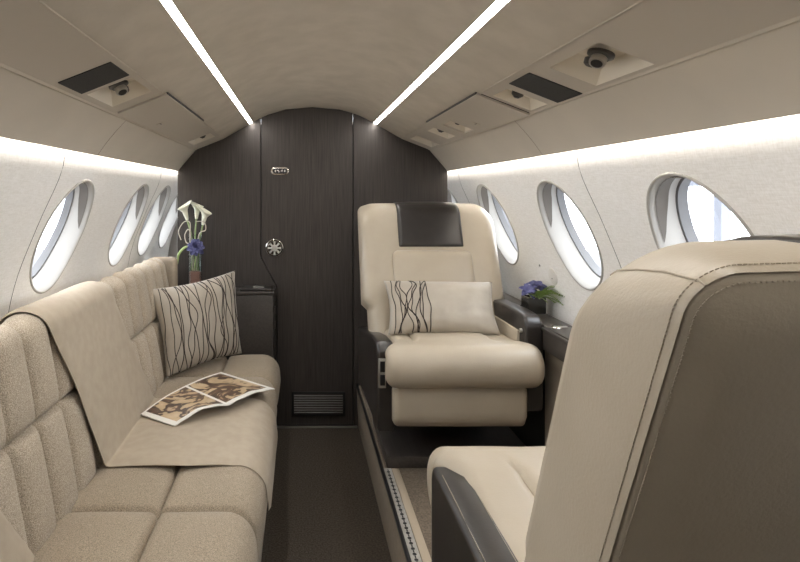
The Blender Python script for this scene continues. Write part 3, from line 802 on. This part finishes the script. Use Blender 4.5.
# flower pot
PC = Vector((.955, 2.30, LEZ + .0005))
pot = thing('flower_pot', 'small dark square glass pot of flowers on the ledge', 'flower pot', PC)
def sq(h, z): return [PC + Vector((sx * h, sy * h, z)) for sx, sy in ((-1, -1), (1, -1), (1, 1), (-1, 1))]
obj('pot', loft([sq(.034, 0), sq(.036, .004), sq(.036, .066), sq(.0335, .066), sq(.0335, .056)]), 'potglass', pot)
obj('moss', grid(lambda u, v: PC + Vector((u, v, .057 + .008 * noise.noise(Vector((u * 60, v * 60, 1))))), lin(-.0332, .0332, 10), lin(-.0332, .0332, 10)), 'moss', pot)
for k, (dx, dy, h, lab) in enumerate(((-.030, -.012, .088, 'violet blue flower low over the edge of the small pot'), (.010, .0, .104, 'violet blue flower standing upright in the small pot'), (.042, .012, .094, 'small violet flower above the fern in the pot'))):
    c = PC + Vector((dx, dy, h)); fl_ = thing('violet_flower', lab, 'flower', c, 'violet flowers in the pot')
    obj('petals', petals(Vector((0, 0, 0)), 5 if k < 2 else 4, (.042, .044, .026)[k], .35, .026, rng, 2).xf(Matrix.Translation(c) @ Matrix.Rotation(radians((35, 20, 20)[k]), 4, 'X')), 'blue', fl_, sharp=80)
    obj('stem', tube([c, PC + Vector((dx * .4, dy * .4, .062))], .002, 6), 'fern', fl_)
def fern(root, dirs, label):
    f = thing('fern_sprig', label, 'fern', root, 'fern sprigs in the pot'); st = G(); lv_ = G()
    for d, ln in dirs:
        d = Vector(d).normalized()
        pts = [root + d * (ln * q) + Vector((0, 0, -.5 * ln * q * q)) for q in lin(0, 1, 16)]
        st.merge(tube(pts, .0011, 5))
        sd = d.cross(Vector((0, 0, 1))).normalized()
        for i in range(2, 16):
            ll = .030 * (1 - i / 17) + .006
            for s in (-1, 1):
                b = pts[i]; tip = b + sd * s * ll + d * ll * .5 + Vector((0, 0, .004))
                mid = (b + tip) / 2; wv = d * .0045
                lv_.add([b, mid + wv, tip, mid - wv], [(0, 1, 2, 3)])
    obj('stalk', st, 'fern', f); obj('leaflets', lv_, 'fern', f)
fern(PC + Vector((.012, -.012, .064)), [((.45, -.9, .62), .19), ((.25, -1, .55), .17), ((.35, -.9, .85), .15), ((.6, -.5, 1.1), .14), ((.1, -.9, .9), .10), ((.6, -.9, .35), .13)], 'feathery green fern spilling out over the ledge')
fern(PC + Vector((-.004, -.022, .064)), [((.25, -1, .5), .085), ((-.1, -1, .7), .075), ((.5, -.8, .45), .10)], 'short green fern hanging down the front of the pot')
# round wall outlet near the flowers
oc = wall_pt(1, 2.235, s_of_z(.975), -.0005); on = (wall_pt(1, 2.235, s_of_z(.975), -.02) - oc).normalized()
ot = thing('wall_outlet', 'small round cream outlet on the wall above the flowers', 'outlet', oc)
obj('cover', tube([oc - on * .002, oc + on * .003, oc + on * .0045], [.034, .034, .031], 32), 'paper', ot)
hl = G()
for dx, dz in ((-.008, .006), (.008, .006), (0, -.008)):
    p = oc + on * .0045 + Vector((0, dx, dz)); hl.merge(tube([p, p + on * .0006], .003, 8))
obj('holes', hl, 'dull', ot, 'dark socket holes')
sc_ = wall_pt(1, 2.345, s_of_z(1.005), -.0005)
tag(obj('wall_screw', tube([sc_ - on * .002, sc_ + on * .002], [.005, .004], 10), 'dull'), 'tiny dark screw on the wall between the two middle windows', 'screw')

# ------------------------------------------------------------------ armchairs
def rrect(x0, x1, v0, v1, rt, rb, n=10, notch=None):
    """outline counter-clockwise from the lower right corner; same vertex count whatever the radii"""
    pts = []
    for cx_, cy_, r, a0 in ((x1 - rb, v0 + rb, rb, -90), (x1 - rt, v1 - rt, rt, 0), (x0 + rt, v1 - rt, rt, 90), (x0 + rb, v0 + rb, rb, 180)):
        pts += [(cx_ + r * cos(radians(a0 + 90 * k / n)), cy_ + r * sin(radians(a0 + 90 * k / n))) for k in range(n + 1)]
    out = []
    N = len(pts)
    for i in range(N):
        p, q = Vector(pts[i]), Vector(pts[(i + 1) % N]); out.append(tuple(p))
        if i % (n + 1) == n:
            for k in range(1, 24): out.append(tuple(p.lerp(q, k / 24)))
    return out
def bowed(pts, amt, v1, x0, x1):
    """the top edge arches a little"""
    m = (x0 + x1) / 2; h = (x1 - x0) / 2
    return [(x, v + amt * (1 - ((x - m) / h) ** 2) * smooth(v1 - .12, v1, v)) for x, v in pts]

def armchair(root, arms, rec=22., y_base=.48, hw=.31, near=False, plinth=(-.248, .335), cush=(-.276, .286, 0)):
    """built in the chair's own axes: it faces -y, z measured from the aisle floor and lowered onto the platform"""
    up = Vector((0, sin(radians(rec)), cos(radians(rec)))); fr_ = Vector((0, -cos(radians(rec)), sin(radians(rec))))
    O = Vector((0, y_base, .72 - PLAT)); T = .10
    def bp(x, v, wv): return O + Vector((x, 0, 0)) + up * v - fr_ * wv       # wv from the front face towards the rear
    def ring(k, wv, x, v1, rt, bow=.006):
        return [bp(px * (1 - .085 * (1 - smooth(.095, .112, pv))), pv, wv) for px, pv in bowed(rrect(-x, x, -.13 + k, v1, rt, .03), bow, v1, -x, x)]
    RG = [(.05, -.072, hw - .09, .465, .06), (.03, -.074, hw - .06, .50, .075), (.01, -.066, hw - .03, .525, .09), (.002, -.05, hw - .010, .545, .10), (0, -.025, hw, .565, .10), (0, .01, hw + .002, .583, .09),
          (0, .05, hw + .001, .598, .07), (0, .08, hw - .001, .604, .05), (0, T - .006, hw - .003, .606, .036), (.004, T - .0005, hw - .0045, .6045, .034), (.005, T - .0025, hw - .0062, .603, .033), (.007, T + .0012, hw - .0085, .6005, .032), (.05, T + .006, hw - .06, .55, .03)]
    rings = [ring(*r[:5]) for r in RG]
    bk = obj('backrest', loft(rings), 'leather', root, local=True, sharp=60)
    # rear seam: two rows of stitches either side of the seam and the mitre seam over the corner
    st = G()
    def stitches(path, ln=.0026, gap=.0014):
        path = [Vector(p) for p in path]; acc = 0.; on_ = True; cur = [path[0]]
        for a, b in zip(path, path[1:]):
            L = (b - a).length; pos = 0.
            while pos < L:
                need = (ln if on_ else gap) - acc; stp = min(need, L - pos); pos += stp; acc += stp
                if acc >= (ln if on_ else gap) - 1e-9:
                    p = a.lerp(b, pos / L)
                    if on_: st.merge(tube([cur[0], p], .0007, 4))
                    cur = [p]; on_ = not on_; acc = 0.
    if near:
        for wv, x, v1, r in ((T - .0085, hw - .0018, .6066, .039), (T + .0020, hw - .0115, .598, .031)):
            pts = [p for p in ring(.0, wv, x, v1, r)]
            sel = [p for p in pts + pts[:1]]
            stitches(sel)
        obj('stitching', st, 'stitch', bk, 'twin rows of seam stitching', local=True)
        ctr_ = bp(0, .3, .02)
        for k_ in (39, 73):
            obj('corner_seam', tube([r_[k_] + (r_[k_] - ctr_).normalized() * .0003 for r_ in rings[3:11]], .0011, 6), 'stitch', bk, local=True)
    # inner pad, front face
    def pad(x0, x1, v0, v1, r, h, w0):
        rr = [[bp(x, v, wv) for x, v in rrect(x0 + i, x1 - i, v0 + i, v1 - i, max(.004, r - i), max(.004, r - i))] for i, wv in ((0, w0 + .012), (.0, w0), (.004, w0 - h * .6), (.012, w0 - h * .95), (.03, w0 - h * 1.1), (.08, w0 - h * 1.25))]
        return loft(rr)
    pd = pad(-.178, .178, -.06, .330, .03, .016, -.071)
    obj('back_pad', pd, 'leather', root, local=True, sharp=60)
    # creases fanning on the pad
    # headrest cover wrapping over the top
    hwid = .178 if near else .146
    path = [(.345, -.0735), (.39, -.0736), (.43, -.0738), (.46, -.0738), (.485, -.0738)] + [(r[3] + .006, r[1]) for r in RG[1:9]]
    hl_ = [0.]
    for p, q in zip(path, path[1:]): hl_.append(hl_[-1] + math.hypot(q[0] - p[0], q[1] - p[1]))
    def hsurf(x, q):
        xx = x * hwid; sN = q * hl_[-1]
        f = lambda ss: Vector((interp(hl_, [p[0] for p in path], ss), interp(hl_, [p[1] for p in path], ss)))
        p = f(sN); t = (f(sN + .012) - f(sN - .012)).normalized(); n = Vector((t.y, -t.x))
        if n.y > 0 and p.y < -.06: n = -n
        n = Vector((-t.y, t.x)) if Vector((-t.y, t.x)).dot(Vector((p.x - .40, p.y - .02))) > 0 else Vector((t.y, -t.x))
        ex = min(1, (1 - abs(x)) * hwid / .014); ey = min(1, min(sN, hl_[-1] - sN) / .014)
        e = sqrt(max(0, 1 - (1 - min(ex, 1)) ** 2)) * sqrt(max(0, 1 - (1 - ey) ** 2))
        h = -.006 + .0125 * e; drop = -.006 * (x * x)
        return bp(xx, p.x + n.x * h + drop * smooth(.5, .6, p.x), p.y + n.y * h)
    xs_ = [-1, -.99, -.97, -.94, -.9] + lin(-.85, .85, 14) + [.9, .94, .97, .99, 1]
    qs_ = [0, .008, .02, .035, .06] + lin(.09, .93, 40) + [.95, .965, .98, .992, 1]
    obj('headrest', grid(hsurf, xs_, qs_), 'dark_leather', root, 'dark leather headrest cover', local=True, sharp=70)
    # seat cushion: front roll, crease and centre pad
    zt = .752 - PLAT
    sec = [(.50, zt - .03), (.42, zt - .018), (.30, zt - .012), (.20, zt - .008), (.155, zt - .003), (.12, zt + .003), (.085, zt + .004)] + [(.078 + .078 * cos(radians(a)), zt - .074 + .078 * sin(radians(a))) for a in range(84, 271, 12)] + [(.16, zt - .152), (.50, zt - .15)]
    sec = resample(sec, .018)
    def cdisp(x, i):
        y, z = sec[i]; h = 0.
        if z > zt - .06:
            f = smooth(.13, .17, y)
            h += .012 * f * (1 - smooth(.150, .175, abs(x)))
            h -= .007 * exp(-((abs(x) - .172) / .007) ** 2) * f - .0
            h -= .006 * exp(-((y - .165 - .02 * (1 - (x / .2) ** 2)) / .008) ** 2) * (1 - smooth(.16, .2, abs(x)))
            h += .003 * noise.noise(Vector((x * 9, y * 12, 5)))
        return h
    def cplace(x, a, b):
        k = 1 - .13 * smooth(.085, .15, a); return Vector((x * k, a - cush[2] * (1 - smooth(.2, .5, a)), b))
    obj('seat', sweep(sec, sorted(set(dens(cush[0], cush[1], .012, .038))), .038, cplace, cdisp), 'leather', root, local=True, sharp=70)
    # leg rest under the front roll
    ls_ = [(.075, zt - .155), (.068, zt - .19), (.072, zt - .265), (.095, zt - .303), (.14, zt - .31), (.20, zt - .305), (.20, zt - .155)]
    obj('leg_rest', sweep(resample(ls_, .02), sorted(set(dens(-.245, .245, .03, .022))), .022, lambda x, a, b: Vector((x, a, b))), 'leather', root, local=True, sharp=60)
    # base: dark pedestal and plinth
    obj('pedestal', bx(-.20, .20, .53, .64, .05, zt - .14, .01), 'black', root, local=True)
    obj('plinth', bx(*plinth, .225, .66, .0005, .047, .004), 'ledge', root, local=True)
    # arms: x0,x1,front,back,top,bottom
    for k, (x0, x1, y0, y1, z1, z0, fall, shear) in enumerate(arms):
        z1 -= PLAT; z0 -= PLAT; r = .026 if near else .05
        prof = [(y1, z0), (y0 + .01, z0), (y0, z0 + .02)] + [(y0 + r - r * cos(radians(a)), z1 - r + r * sin(radians(a))) for a in range(0, 91, 10)] + [(y0 + .15, z1 + .002 - fall * .1), (y1, z1 - .004 - fall)]
        prof = resample(prof, .05)
        arm = obj('armrest', sweep(prof, sorted(set(dens(x0, x1, .03, .012))), .012, lambda x, a, b: Vector((x + shear * (a - y0) / (y1 - y0), a, b))), 'dark_leather', root, local=True, sharp=50)
        if near:
            st = G()
            for xx in (x0 + .010, x1 - .010):
                st = G(); stitches([Vector((xx, y, z1 + (.0022 if y < y0 + .2 else .000))) for y in lin(y0 + .06, y1 - .01, 12)])
                obj('stitching', st, 'stitch', arm, local=True)
        elif z1 + PLAT < .8:
            cp = obj('control_panel', bx(x0 + .003, x0 + .031, y0 - .004, y0 + .004, z1 - .165, z1 - .055, .002), 'steel', arm, 'steel framed seat control', local=True)
            obj('button', bx(x0 + .009, x0 + .027, y0 - .0055, y0, z1 - .105, z1 - .065, .001), 'black', cp, local=True)
            obj('button', bx(x0 + .009, x0 + .027, y0 - .0055, y0, z1 - .155, z1 - .115, .001), 'black', cp, local=True)
        else:
            obj('inner_pad', bx(x0 - .010, x0 + .002, y0 + .06, y1 - .02, .64 - PLAT, z1 - .065, .005), 'leather2', arm, 'cream leather inner pad', local=True)
            obj('knob', tube([(x0 - .002, y0 + .035, z1 - .06), (x0 - .010, y0 + .035, z1 - .06)], .008, 12), 'steel', arm, 'small steel arm button', local=True)
fc = thing('armchair', 'cream leather armchair facing the camera in front of the dark bulkhead', 'armchair', (.584, 1.965, PLAT), 'cream leather armchairs')
armchair(fc, [(-.298, -.234, .125, .70, .745, .415, .07, -.014), (.246, .312, .10, .46, .852, .50, 0, 0)])
nc = thing('armchair', 'cream leather armchair seen from behind, close to the camera', 'armchair', (.588, 1.20, PLAT), 'cream leather armchairs', pi)
armchair(nc, [(.246, .314, .015, .52, .735, .30, 0, 0), (-.286, -.225, .015, .52, .735, .30, 0, 0)], near=True, plinth=(-.2, .2), cush=(-.30, .309, .075))

# ------------------------------------------------------------------ outside: apron, hangar end and glazed side frames
struct('ground', bx(-13, 13, -14, 26, -1.32, -1.22), 'concrete')
struct('wall_hangar', bx(-10.9, 10.9, 26, 26.3, -1.22, 9), 'hangar')
for side in (-1, 1):
    g = G()
    for y in (-8, -3.5, 1., 5.5, 10, 14.9, 19.9): g.merge(bx(side * 11.2 - .12, side * 11.2 + .12, y - .14, y + .14, -1.22, 7))
    g.merge(bx(side * 11.2 - .15, side * 11.2 + .15, -14, 26, 1.55, 1.95))
    struct('wall_frame' if side < 0 else 'wall_frame.001', g, 'post')
